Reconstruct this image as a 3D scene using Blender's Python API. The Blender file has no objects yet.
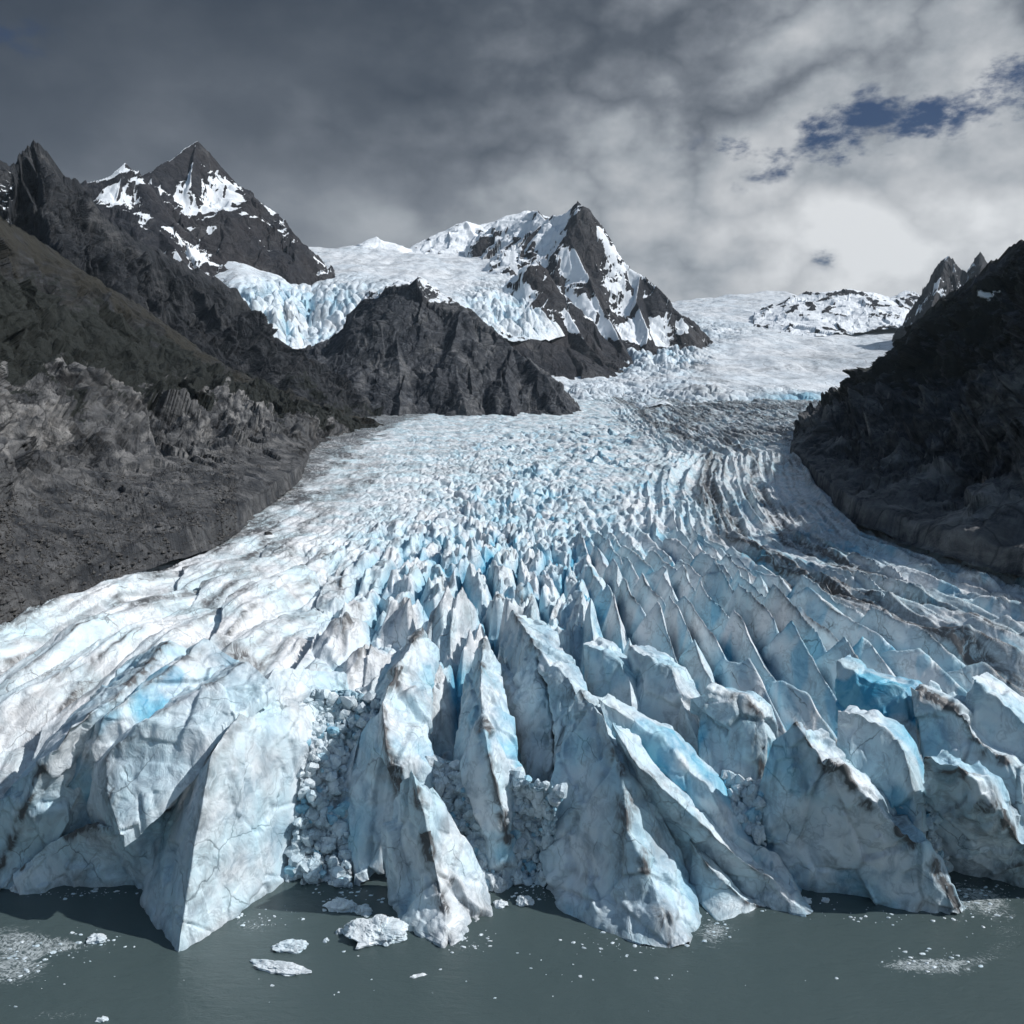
import bpy, math
import numpy as np
R = math.radians
rng = np.random.default_rng(7)

# ------------------------------------------------------------------ camera geometry
F, H, PITCH = 887.0, 150.0, R(7.2)
cP, sP = math.cos(PITCH), math.sin(PITCH)
def ray(px, py):
    a = (px-512.0)/F; b = (512.0-py)/F
    return np.array([a, cP+b*sP, -sP+b*cP])
def az(px, py, z):                      # pixel ray meets height z
    d = ray(px, py); t = (z-H)/d[2]
    return np.array([d[0]*t, d[1]*t, z])
def ay(px, py, y):                      # pixel ray at ground distance y
    d = ray(px, py); t = y/d[1]
    return np.array([d[0]*t, y, H+d[2]*t])

# ------------------------------------------------------------------ noise
PERM = rng.permutation(256).astype(np.int32); PERM = np.concatenate([PERM, PERM, PERM])
G3 = rng.normal(size=(256, 3)); G3 /= np.linalg.norm(G3, axis=1)[:, None]; G3 = G3.astype(np.float32)
RND = rng.random((256, 6)).astype(np.float32)
def hsh(i, j, k):
    return PERM[(PERM[(PERM[i & 255]+j) & 255]+k) & 255]
def pn(x, y, z):
    x = np.asarray(x, np.float32); y = np.asarray(y, np.float32); z = np.asarray(z, np.float32)
    x, y, z = np.broadcast_arrays(x, y, z)
    xi = np.floor(x).astype(np.int32); yi = np.floor(y).astype(np.int32); zi = np.floor(z).astype(np.int32)
    fx = x-xi; fy = y-yi; fz = z-zi
    u = fx*fx*fx*(fx*(fx*6-15)+10); v = fy*fy*fy*(fy*(fy*6-15)+10); w = fz*fz*fz*(fz*(fz*6-15)+10)
    r = 0
    for a in (0, 1):
        wa = u if a else 1-u
        for b in (0, 1):
            wb = v if b else 1-v
            for c in (0, 1):
                wc = w if c else 1-w
                g = G3[hsh(xi+a, yi+b, zi+c)]
                r = r + wa*wb*wc*(g[..., 0]*(fx-a)+g[..., 1]*(fy-b)+g[..., 2]*(fz-c))
    return r*1.6
def fbm(x, y, z, o=5, g=.5, l=2.03):
    r = 0; a = 1; f = 1
    for i in range(o):
        r = r+a*pn(x*f+i*17.3, y*f-i*9.1, z*f+i*5.7); a *= g; f *= l
    return r
def ridged(x, y, z, o=5, g=.5, l=2.1):
    r = 0; a = 1; f = 1; w = 1
    for i in range(o):
        n = 1-np.abs(pn(x*f+i*11.3, y*f+i*7.7, z*f-i*3.1))*1.6
        n = np.clip(n, 0, 1)**2
        r = r+a*n*w; w = np.clip(n*1.6, 0, 1); a *= g; f *= l
    return r
def sst(a, b, x):
    t = np.clip((x-a)/(b-a), 0, 1); return t*t*(3-2*t)
def vor2(u, v, jit=.85, seed=0):
    """nearest site of a jittered lattice; exact edge distances e1, e2; cell hash; offset from the site"""
    ui = np.floor(u).astype(np.int32); vi = np.floor(v).astype(np.int32)
    best = np.full(u.shape, 1e9, np.float32); bx = np.zeros_like(best); by = np.zeros_like(best); bh = np.zeros(u.shape, np.int32)
    S = []
    for a in (-1, 0, 1):
        for b in (-1, 0, 1):
            h = hsh(ui+a, vi+b, seed)
            dx = ui+a+.5+jit*(RND[h, 0]-.5)-u; dy = vi+b+.5+jit*(RND[h, 1]-.5)-v
            d = dx*dx+dy*dy; m = d < best
            best = np.where(m, d, best); bx = np.where(m, dx, bx); by = np.where(m, dy, by); bh = np.where(m, h, bh)
    e1 = np.full(u.shape, 9, np.float32); e2 = e1.copy()
    for a in (-2, -1, 0, 1, 2):
        for b in (-2, -1, 0, 1, 2):
            if abs(a)+abs(b) > 2 or a == b == 0 and False: continue
            h = hsh(ui+a, vi+b, seed)
            dx = ui+a+.5+jit*(RND[h, 0]-.5)-u; dy = vi+b+.5+jit*(RND[h, 1]-.5)-v
            qx = dx-bx; qy = dy-by; L = np.sqrt(qx*qx+qy*qy)
            ok = L > 1e-4; L = np.maximum(L, 1e-4)
            e = (.5*(dx+bx)*qx+.5*(dy+by)*qy)/L; e = np.where(ok, e, 9)
            e2 = np.minimum(e2, np.maximum(e, e1)); e1 = np.minimum(e1, e)
    return e1, e2, bh, -bx, -by
def facet(x, y, z, seed=0):
    """random tilted plane per 3D voronoi cell: broken-ice facets"""
    x = np.asarray(x, np.float32); y = np.asarray(y, np.float32); z = np.asarray(z, np.float32)
    xi = np.floor(x).astype(np.int32); yi = np.floor(y).astype(np.int32); zi = np.floor(z).astype(np.int32)
    best = np.full(x.shape, 1e9, np.float32); val = np.zeros_like(best); sec = best.copy()
    for a in (-1, 0, 1):
        for b in (-1, 0, 1):
            for c in (-1, 0, 1):
                h = hsh(xi+a, yi+b, zi+c+seed)
                r = RND[h]
                dx = x-(xi+a+r[..., 0]); dy = y-(yi+b+r[..., 1]); dz = z-(zi+c+r[..., 2])
                d = dx*dx+dy*dy+dz*dz; m = d < best
                vv = (r[..., 3]-.5)*.35+(r[..., 4]-.5)*dx*1.6+(r[..., 5]-.5)*dy*1.6+(r[..., 0]-.5)*dz*1.6
                sec = np.where(m, best, np.minimum(sec, d)); val = np.where(m, vv, val); best = np.where(m, d, best)
    return val, np.sqrt(sec)-np.sqrt(best)

# ------------------------------------------------------------------ object helpers
SC = bpy.context.scene; COL = SC.collection
def tag(o, label=None, cat=None, group=None, kind=None):
    if label: o['label'] = label
    if cat: o['category'] = cat
    if group: o['group'] = group
    if kind: o['kind'] = kind
    return o
def grid_mesh(name, P, mat, attrs=None, smooth=True):
    m, n = P.shape[:2]
    idx = np.arange(m*n, dtype=np.int32).reshape(m, n)
    q = np.stack([idx[:-1, :-1], idx[:-1, 1:], idx[1:, 1:], idx[1:, :-1]], -1).reshape(-1, 4)
    return raw_mesh(name, P.reshape(-1, 3), q, mat, {k: v.reshape(-1) for k, v in (attrs or {}).items()}, smooth)
def raw_mesh(name, V, q, mat, attrs=None, smooth=True):
    me = bpy.data.meshes.new(name)
    me.vertices.add(len(V)); me.vertices.foreach_set('co', np.ascontiguousarray(V, np.float32).ravel())
    k = q.shape[1]
    me.loops.add(q.size); me.loops.foreach_set('vertex_index', np.ascontiguousarray(q, np.int32).ravel())
    me.polygons.add(len(q)); me.polygons.foreach_set('loop_start', np.arange(0, q.size, k, dtype=np.int32))
    me.polygons.foreach_set('use_smooth', np.full(len(q), smooth))
    for kk, v in (attrs or {}).items():
        a = me.attributes.new(kk, 'FLOAT', 'POINT'); a.data.foreach_set('value', np.ascontiguousarray(v, np.float32))
    me.update(calc_edges=True)
    me.materials.append(mat)
    o = bpy.data.objects.new(name, me); COL.objects.link(o)
    return o
def normals(P):
    du = np.gradient(P, axis=0); dv = np.gradient(P, axis=1)
    n = np.cross(du, dv); return n/np.maximum(np.linalg.norm(n, axis=-1, keepdims=True), 1e-6)
def cat(P, t):                           # catmull-rom through the rows of P at parameters t
    m = len(P); i = np.clip(np.floor(t).astype(int), 0, m-2); f = (t-i)[:, None]
    p0 = P[np.maximum(i-1, 0)]; p1 = P[i]; p2 = P[i+1]; p3 = P[np.minimum(i+2, m-1)]
    return .5*((2*p1)+(-p0+p2)*f+(2*p0-5*p1+4*p2-p3)*f*f+(-p0+3*p1-3*p2+p3)*f*f*f)
def lin(P, t):
    i = np.clip(np.floor(t).astype(int), 0, len(P)-2); f = (t-i)[:, None]
    return P[i]*(1-f)+P[i+1]*f
def resample(C, nu, nv, fu=cat, fv=lin):
    C = np.asarray(C, float); m, k = C.shape[:2]
    # near-uniform spacing along rows by mean arc length
    d = np.linalg.norm(np.diff(C, axis=0), axis=-1).mean(1)+1e-6; s = np.concatenate([[0], np.cumsum(d)])
    t = np.interp(np.linspace(0, s[-1], nu), s, np.arange(m))
    A = fu(C.reshape(m, -1), t).reshape(nu, k, 3)
    d = np.linalg.norm(np.diff(C, axis=1), axis=-1).mean(0)+1e-6; s = np.concatenate([[0], np.cumsum(d)])
    tv = np.interp(np.linspace(0, s[-1], nv), s, np.arange(k))
    B = fv(A.transpose(1, 0, 2).reshape(k, -1), tv).reshape(nv, nu, 3).transpose(1, 0, 2)
    return B, t, tv

# ------------------------------------------------------------------ materials
def newmat(name):
    m = bpy.data.materials.new(name); m.use_nodes = True
    nt = m.node_tree; b = nt.nodes['Principled BSDF']
    return m, nt, b
class NT:
    def __init__(s, nt): s.nt = nt
    def n(s, t, **k):
        x = s.nt.nodes.new(t)
        for a, v in k.items(): setattr(x, a, v)
        return x
    def put(s, inp, v):
        if isinstance(v, bpy.types.NodeSocket): s.nt.links.new(v, inp)
        else: inp.default_value = v
    def attr(s, name): return s.n('ShaderNodeAttribute', attribute_name=name).outputs['Fac']
    def pos(s): return s.n('ShaderNodeNewGeometry').outputs['Position']
    def mapv(s, v, sc=(1, 1, 1), rot=(0, 0, 0), loc=(0, 0, 0)):
        x = s.n('ShaderNodeMapping'); s.put(x.inputs['Vector'], v); x.inputs['Scale'].default_value = sc
        x.inputs['Rotation'].default_value = rot; x.inputs['Location'].default_value = loc; return x.outputs[0]
    def noise(s, v, sc, det=5, ro=.55, dist=0):
        x = s.n('ShaderNodeTexNoise'); s.put(x.inputs['Vector'], v); s.put(x.inputs['Scale'], sc)
        x.inputs['Detail'].default_value = det; x.inputs['Roughness'].default_value = ro; x.inputs['Distortion'].default_value = dist
        return x.outputs['Fac']
    def noisec(s, v, sc, det=3):
        x = s.n('ShaderNodeTexNoise'); s.put(x.inputs['Vector'], v); s.put(x.inputs['Scale'], sc); x.inputs['Detail'].default_value = det
        return x.outputs['Color']
    def vor(s, v, sc, feat='DISTANCE_TO_EDGE'):
        x = s.n('ShaderNodeTexVoronoi', feature=feat); s.put(x.inputs['Vector'], v); x.inputs['Scale'].default_value = sc
        return x.outputs['Distance']
    def m(s, op, a, b=0., c=0., clamp=False):
        x = s.n('ShaderNodeMath', operation=op, use_clamp=clamp)
        s.put(x.inputs[0], a); s.put(x.inputs[1], b); s.put(x.inputs[2], c); return x.outputs[0]
    def vm(s, op, a, b):
        x = s.n('ShaderNodeVectorMath', operation=op); s.put(x.inputs[0], a); s.put(x.inputs[1], b); return x.outputs[0]
    def rmp(s, v, a, b, c=0., d=1., smooth=True):
        x = s.n('ShaderNodeMapRange', interpolation_type='SMOOTHSTEP' if smooth else 'LINEAR')
        s.put(x.inputs[0], v)
        for i, q in enumerate((a, b, c, d)): s.put(x.inputs[i+1], q)
        return x.outputs[0]
    def mix(s, f, a, b):
        x = s.n('ShaderNodeMix', data_type='RGBA'); s.put(x.inputs[0], f)
        s.put(x.inputs[6], a if not isinstance(a, tuple) else (*a, 1)); s.put(x.inputs[7], b if not isinstance(b, tuple) else (*b, 1)); return x.outputs[2]
    def bump(s, h, st, dist, nrm=None):
        x = s.n('ShaderNodeBump'); s.put(x.inputs['Height'], h); x.inputs['Strength'].default_value = st; x.inputs['Distance'].default_value = dist
        if nrm is not None: s.put(x.inputs['Normal'], nrm)
        return x.outputs[0]

def ice_material(name, white=(.79, .81, .83), tint=(.60, .75, .81), s=1.0, bstr=.5):
    m, nt, b = newmat(name); N = NT(nt)
    p = N.pos()
    wc = N.n('ShaderNodeVectorMath', operation='SCALE'); N.put(wc.inputs[0], N.noisec(p, .09*s, 2)); wc.inputs['Scale'].default_value = 12.0/s
    warp = N.vm('ADD', p, wc.outputs[0])
    dirt, blue = N.attr('dirt'), N.attr('blue')
    # large tone changes of the ice itself
    t1 = N.noise(p, .035*s, 4, .6); t2 = N.noise(N.mapv(warp, (1, .4, .8)), .16*s, 6, .66, .4)
    c = N.mix(N.rmp(t1, .35, .68), white, tint)
    # marbling: folded grey veins of old silt layers
    v1 = N.m('ABSOLUTE', N.m('SUBTRACT', N.noise(N.mapv(warp, (1, .5, .7)), .10*s, 5, .6), .5))
    c = N.mix(N.m('MULTIPLY', N.rmp(v1, .0, .03, 1, 0), .42), c, (.27, .29, .31))
    c = N.mix(N.rmp(t2, .47, .70, 0, .62), c, (.31, .36, .40))
    # fracture lines
    w2 = N.n('ShaderNodeVectorMath', operation='SCALE'); N.put(w2.inputs[0], N.noisec(p, .3*s, 2)); w2.inputs['Scale'].default_value = 2.5/s
    e = N.vor(N.mapv(N.vm('ADD', p, w2.outputs[0]), (1, .5, .6)), .085*s)
    l1 = N.m('MULTIPLY', N.rmp(e, .002, .016, 1, 0), N.rmp(N.noise(p, .07*s, 3), .45, .60))
    c = N.mix(N.m('MULTIPLY', l1, .7), c, (.12, .12, .125))
    # blue dense ice where fresh faces are exposed
    bn = N.m('MULTIPLY', blue, N.rmp(t1, .25, .6, .55, 1.1), clamp=True)
    c = N.mix(bn, c, N.mix(N.rmp(t2, .35, .65), (.20, .52, .67), (.045, .31, .50)))
    # silt smears
    dn = N.noise(N.mapv(warp, (1, .55, .28)), .45*s, 5, .72)
    df = N.m('MULTIPLY', dirt, N.rmp(dn, .30, .62, .2, 1.3), clamp=True)
    c = N.mix(df, c, N.mix(t2, (.042, .044, .048), (.145, .148, .152)))
    h = N.m('ADD', N.noise(N.mapv(warp, (1, .8, .6)), .35*s, 5, .62), N.m('MULTIPLY', l1, -.12))
    nb = N.bump(h, bstr, 1.4/s)
    nb = N.bump(N.noise(p, 2.2*s, 3, .6), .22, .22/s, nb)
    N.put(b.inputs['Base Color'], c); N.put(b.inputs['Normal'], nb)
    b.inputs['Roughness'].default_value = .45; b.inputs['Specular IOR Level'].default_value = .4
    return m
ICE = ice_material('glacier_ice')
ICE_FAR = ice_material('distant_ice', (.80, .83, .86), (.70, .77, .83), .12, .4)

def rock_material(name, c1, c2, c3, s=1.0, dark=(.010, .012, .011), olive=(.030, .029, .023), strat=(0.3, .5, .2)):
    m, nt, b = newmat(name); N = NT(nt); p = N.pos()
    wc = N.n('ShaderNodeVectorMath', operation='SCALE'); N.put(wc.inputs[0], N.noisec(p, .012*s, 3)); wc.inputs['Scale'].default_value = 60/s
    warp = N.vm('ADD', p, wc.outputs[0])
    pale, grs, snow, veg = N.attr('pale'), N.attr('grass'), N.attr('snow'), N.attr('veg')
    cu = N.n('ShaderNodeCombineXYZ'); N.put(cu.inputs[0], N.m('MULTIPLY', N.m('SUBTRACT', N.attr('uu'), N.m('MULTIPLY', N.attr('vv'), 3.0)), 16.0)); N.put(cu.inputs[1], N.m('MULTIPLY', N.attr('vv'), 3.5))
    st = N.noise(N.vm('ADD', cu.outputs[0], N.mapv(p, (.012, .012, .012))), 1.3, 4, .7)
    n1 = N.noise(warp, .010*s, 6, .62); n2 = N.noise(N.mapv(warp, (1, 1, 2.6), strat), .045*s, 7, .68)
    c = N.mix(N.rmp(n1, .38, .62), c1, c2)
    c = N.mix(N.rmp(n2, .46, .70, 0, .9), c, c3)
    c = N.mix(N.rmp(st, .52, .74, 0, .55), c, tuple(v*1.35 for v in c3)); c = N.mix(N.rmp(st, .46, .30, 0, .6), c, tuple(v*.5 for v in c1))
    pn_ = N.noise(N.mapv(warp, (1, 1, .6)), .05*s, 7, .70)
    c = N.mix(N.m('MULTIPLY', pale, N.rmp(pn_, .36, .56, .0, 1), clamp=True), c, N.mix(N.rmp(n2, .3, .7), (.095, .098, .103), (.27, .265, .26)))
    cr = N.vor(N.mapv(warp, (1, 1, .7)), .035*s)
    c = N.mix(N.rmp(cr, .0, .035, .55, 0), c, (.010, .010, .012))
    gn = N.noise(N.mapv(warp, (1, 1, 1.8)), .022*s, 7, .68)
    c = N.mix(N.m('MULTIPLY', veg, N.rmp(gn, .3, .5), clamp=True), c, N.mix(N.rmp(n2, .3, .7), tuple(v*.6 for v in olive), olive))
    c = N.mix(N.rmp(N.m('ADD', grs, N.m('MULTIPLY', N.m('SUBTRACT', gn, .5), 2.6)), .55, .68), c, N.mix(n2, dark, tuple(v*2.2 for v in dark)))
    sn = N.m('ADD', snow, N.m('MULTIPLY', N.m('SUBTRACT', N.noise(warp, .03*s, 7, .7), .5), 1.1))
    sm = N.rmp(sn, .50, .56)
    c = N.mix(sm, c, (.80, .84, .88))
    h = N.m('ADD', N.noise(warp, .05*s, 6, .64), N.m('ADD', N.m('MULTIPLY', N.rmp(cr, 0, .12, 0, 1), .15), N.m('MULTIPLY', st, .35)))
    nb = N.bump(N.m('MULTIPLY', h, N.m('SUBTRACT', 1.0, N.m('MULTIPLY', sm, .8))), 1.0, 5.5/s)
    nb = N.bump(N.m('MULTIPLY', N.noise(p, .45*s, 3, .65), N.m('SUBTRACT', 1.0, sm)), .8, 1.1/s, nb)
    N.put(b.inputs['Base Color'], c); N.put(b.inputs['Normal'], nb)
    b.inputs['Roughness'].default_value = .8; b.inputs['Specular IOR Level'].default_value = .25
    return m
ROCK_NEAR = rock_material('valley_rock', (.015, .018, .023), (.029, .032, .037), (.063, .068, .077), 1.0)
ROCK_MID = rock_material('brown_rock', (.013, .016, .021), (.025, .028, .033), (.050, .052, .058), .6)
ROCK_DARK = rock_material('dark_rock', (.017, .021, .028), (.036, .040, .048), (.100, .106, .118), .9)
ROCK_PEAK = rock_material('peak_rock', (.012, .014, .021), (.026, .024, .027), (.048, .048, .053), .35)

# ------------------------------------------------------------------ glacier surface
YB = [0, 200, 262, 285, 310, 340, 380, 450, 600, 900, 1300, 1800, 2100, 2400, 2700, 3000]
ZB = [-12, -12, -9, 2, 17, 33, 44, 50, 63, 80, 93, 107, 121, 139, 157, 165]
cols = np.linspace(-70, 1094, 1300)
ys = [258.]
while ys[-1] < 2700: ys.append(ys[-1]+.42+(ys[-1]-250)*.0023)
ys = np.array(ys)
tanx = (cols-512)/F
DEP = ys[:, None]*cP                      # rough optical depth
GY = np.repeat(ys[:, None], len(cols), 1).astype(np.float32)
GX = (tanx[None, :]*(GY*cP+(H-60)*sP)).astype(np.float32)
def glacier_z(X, Y, full=False):
    PX = 512+F*X/(Y*cP+(H-60)*sP)
    wx = X+6*fbm(X/70, Y/90, 1.5, 3)+2.2*fbm(X/17, Y/24, 3.1, 3)*sst(330, 420, Y); wy = Y+10*fbm(X/60, Y/60, 7.5, 3)+5*fbm(X/20, Y/26, 8.8, 3)
    g = 1+6*np.exp(-wy/250)
    n = (wx+38*sst(430, 900, PX)*sst(950, 450, Y))/g
    base = np.interp(Y+9*pn(X/40, Y/60, 3.3), YB, ZB)
    left = sst(430, 250, PX); centre = np.exp(-((PX-480)/110)**2)
    near = sst(800, 480, Y)
    rgt = sst(560, 700, PX)
    XR = np.interp(Y, [350, 449, 570, 800, 1073, 1500, 2200], [300, 262, 232, 270, 340, 360, 400])   # right shore
    dr = XR-X
    # crevasse ridges running down the flow
    e1, e2, h, dx, dy = vor2(n/(8.6+1.2*rgt), wy/(44+44*rgt), .9, 3)
    capA = .38+.62*RND[h, 2]
    capA = capA*(1-.42*sst(400, 520, Y))
    A = np.minimum(e1*(2.1+.8*sst(400, 520, Y)), capA)+(RND[h, 3]-.5+.35*(1-2*left)*rgt)*1.0*dx+((RND[h, 4]-.5)*.8+.25)*dy+.42*fbm(n/5, wy/16, 4.1, 3)*sst(0, .2, e1)
    # long parallel blades on the right, each cut into leaning segments
    nn = n/(7.6)+.55*fbm(n/22, wy/170, 6.6, 2)+.10*fbm(n/6, wy/30, 2.6, 2); bi = np.floor(nn).astype(np.int32); bf = nn-bi
    hr = RND[PERM[bi & 255]]
    vv_ = wy/(38+26*hr[..., 0])+9*hr[..., 1]+.25*bf; si = np.floor(vv_).astype(np.int32); sf = vv_-si
    hs = RND[hsh(bi, si, 5)]
    pk = .34+.34*hs[..., 0]                          # crest position within the blade
    tri = np.where(bf < pk, bf/pk, (1-bf)/(1-pk))
    sg = np.minimum(sf, 1-sf)
    A2 = tri*(.62+.45*hs[..., 1])*sst(0, .10, sg)**.5+(sf-.5)*(.25+.45*hs[..., 2])*sst(0, .3, tri)-.10+(hs[..., 3]-.5)*.35*(bf-.5)
    q = sst(530, 610, PX+14*pn(X/20, Y/30, 4.7))
    A = A*(1-q)+A2*q
    e1 = e1*(1-q)+np.minimum(tri*.5, sg*1.4)*q
    crest = np.exp(-((e2-e1)/.07)**2)*sst(.15, .4, e1)*(1-q)+q*np.exp(-((1-tri)/.10)**2)*sst(.1, .3, sg)
    near = np.maximum(near, rgt*sst(1050, 640, Y))
    ampA = (17*sst(300, 380, Y)*sst(1000, 420, Y)+7)*near
    ampA = ampA*(.22+.78*sst(45, 165, dr+15*pn(X/40, Y/60, 2.2)))
    ampA = ampA*(1-.35*sst(365, 460, Y)*(1-.5*rgt))
    ampA = ampA*(1-.92*left)*(1+.35*centre)*(1-.45*sst(430, 640, Y)*rgt)*(1-.5*sst(480, 620, Y))
    # long low sawtooth slabs on the left
    l1, l2, hl, lx, ly = vor2(n/13+.25*wy/110, wy/105, .9, 17)
    D = np.minimum(l1*1.7, .30+.35*RND[hl, 2])+(.7+.6*RND[hl, 3])*lx*-1+(RND[hl, 4]-.3)*.8*ly
    lcrest = np.exp(-((l2-l1)/.06)**2)
    ampD = left*near*(11*sst(620, 330, Y)+3)
    # chaotic blocks further up
    b1, b2, hb, bx, by = vor2((wx+.25*wy)/18, (wy-.2*wx)/30, .95, 11)
    B = .35*fbm(wx/9, wy/12, 2.1, 3)*sst(0, .2, b1)+np.minimum(b1*2.8, .18+.42*RND[hb, 2]**2)+(RND[hb, 3]-.5)*2.0*bx+((RND[hb, 4]-.5)*1.6+.25)*by
    cb = np.exp(-((PX-(560+.02*(Y-700)))/135)**2)
    ampB = (.35+.9*sst(-.35, .45, fbm(X/55, Y/90, 20.5, 2)))*(1-.6*q*sst(1000, 700, Y))*sst(420, 700, Y)*(.5+8.5*cb*sst(2100, 900, Y)+1.5*sst(1400, 2100, Y))
    k1, k2, hk, kx, ky = vor2((wx+.1*wy)/38, (wy-.1*wx)/60, .95, 29)
    K = np.minimum(k1*1.6, .5)+(RND[hk, 3]-.5)*1.4*kx+(RND[hk, 4]-.5)*1.4*ky
    ampK = 5*sst(850, 1200, Y)*(.5+.5*sst(420, 560, PX))
    # small-scale break-up of the blocks
    c1, c2, hc, cx, cy = vor2(wx/6.2, wy/12, .95, 23)
    C = np.minimum(c1*2, .6)+(RND[hc, 3]-.5)*2*cx+(RND[hc, 4]-.5)*2*cy
    ampC = (.3+2.2*centre+1.2*cb*sst(450, 600, Y)*(1-.7*q))*sst(1500, 500, Y)*(1-.9*left)+.25
    lw = ridged(n/11+.3*wy/260, wy/300, 2.2, 2)
    # transverse arcs of the slow ice on the upper left
    arc = fbm((wx*.5-wy)/26, (wx+wy*.3)/160, 4.4, 4)*sst(620, 800, Y)*sst(520, 380, PX)
    z = base+ampA*(A-.25)+ampD*(D-.2)+ampB*(B-.35)+ampK*(K-.2)+ampC*(C-.3)+2.2*arc
    z += .8*(1-.6*left)*fbm(X/10, Y/16, .5, 4)+2.4*fbm(X/60, Y/120, 4.5, 2)*sst(400, 900, Y)+left*near*2.2*fbm(n/4+.3*Y/80, Y/80, 3.5, 3)
    # furrowed moraine bands at the right
    rside = sst(190, 120, dr)*sst(360, 460, Y)
    z += rside*(5.0*ridged(dr/11+.3*fbm(X/60, Y/150, 2.4, 2), Y/330, 6.1, 3)-3.5)
    if not full: return z
    # --- colour classes
    zs = np.abs(A)
    blue = .05+.85*sst(.24, .02, e1)*np.clip(ampA/16, 0, 1)*(.35+.65*centre+.3*(PX > 560))-.12*left
    blue += .5*(RND[hc, 5] > .84)*sst(.03, .2, c1)*sst(430, 560, PX)*sst(1200, 500, Y)
    blue += .6*sst(.3, .02, b1)*np.clip(ampB/10, 0, 1)*(RND[hb, 5] > .35)
    blue += .30*sst(.3, .6, fbm(X/55, Y/80, 9.1, 3))*sst(500, 650, PX)*sst(900, 700, PX)
    dirt = .75*crest*(.25+.75*sst(-.1, .35, fbm(X/25, Y/40, 2.9, 3)))*np.clip(ampA/8, 0, 1)
    dirt += left*near*(.75*lcrest*sst(-.3, .3, fbm(X/30, Y/60, 7.9, 3))+.35*sst(.1, .5, fbm(n/3, Y/90, 5.2, 4)))
    # dark medial moraine bands curving along the right margin
    s = PX-(870+.0*Y)
    nb = fbm(X/30, Y/160, 5.5, 4)
    band = np.exp(-((dr-92-10*nb)/15)**2)*1.3*sst(290, 380, Y)*1.1+np.exp(-((dr-50-10*nb)/11)**2)*sst(330, 430, Y)*1.1
    band += sst(40, 6, dr+14*nb)*.75
    band += .5*np.exp(-((dr-150-20*nb)/22)**2)*sst(520, 800, Y)*sst(-.2, .3, nb)
    fur = .35+.65*np.clip(ridged(dr/6+nb*.6, Y/300, 3.7, 3)-.3, 0, 1)
    dirt += 1.0*band*fur
    XL = np.interp(Y, [300, 393, 482, 528, 826, 1590, 2400], [-250, -232, -215, -185, -199, -236, -200])
    dl = X-XL
    nl = fbm(X/22, Y/50, 8.5, 4)
    dirt += .85*sst(32, 0, dl+26*nl)*sst(420, 620, Y)+.6*np.exp(-((dl-45-25*nl)/12)**2)*sst(470, 540, Y)*sst(1300, 800, Y)
    dirt += .33*sst(.05, .6, fbm(X/60, Y/30, 12.5, 4))*sst(600, 900, Y)
    dirt += .5*sst(1050, 1500, Y)*sst(-.15, .4, fbm(X/60, Y/110, 15.5, 4))*sst(590, 690, PX)
    return z, np.clip(blue, 0, 1), np.clip(dirt, 0, 2)
GZ, BL, DI = glacier_z(GX, GY, True)
g_ = grid_mesh('glacier', np.stack([GX, GY, GZ], -1), ICE, dict(blue=BL, dirt=DI, rub=BL*0))
tag(g_, kind='structure')

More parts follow.
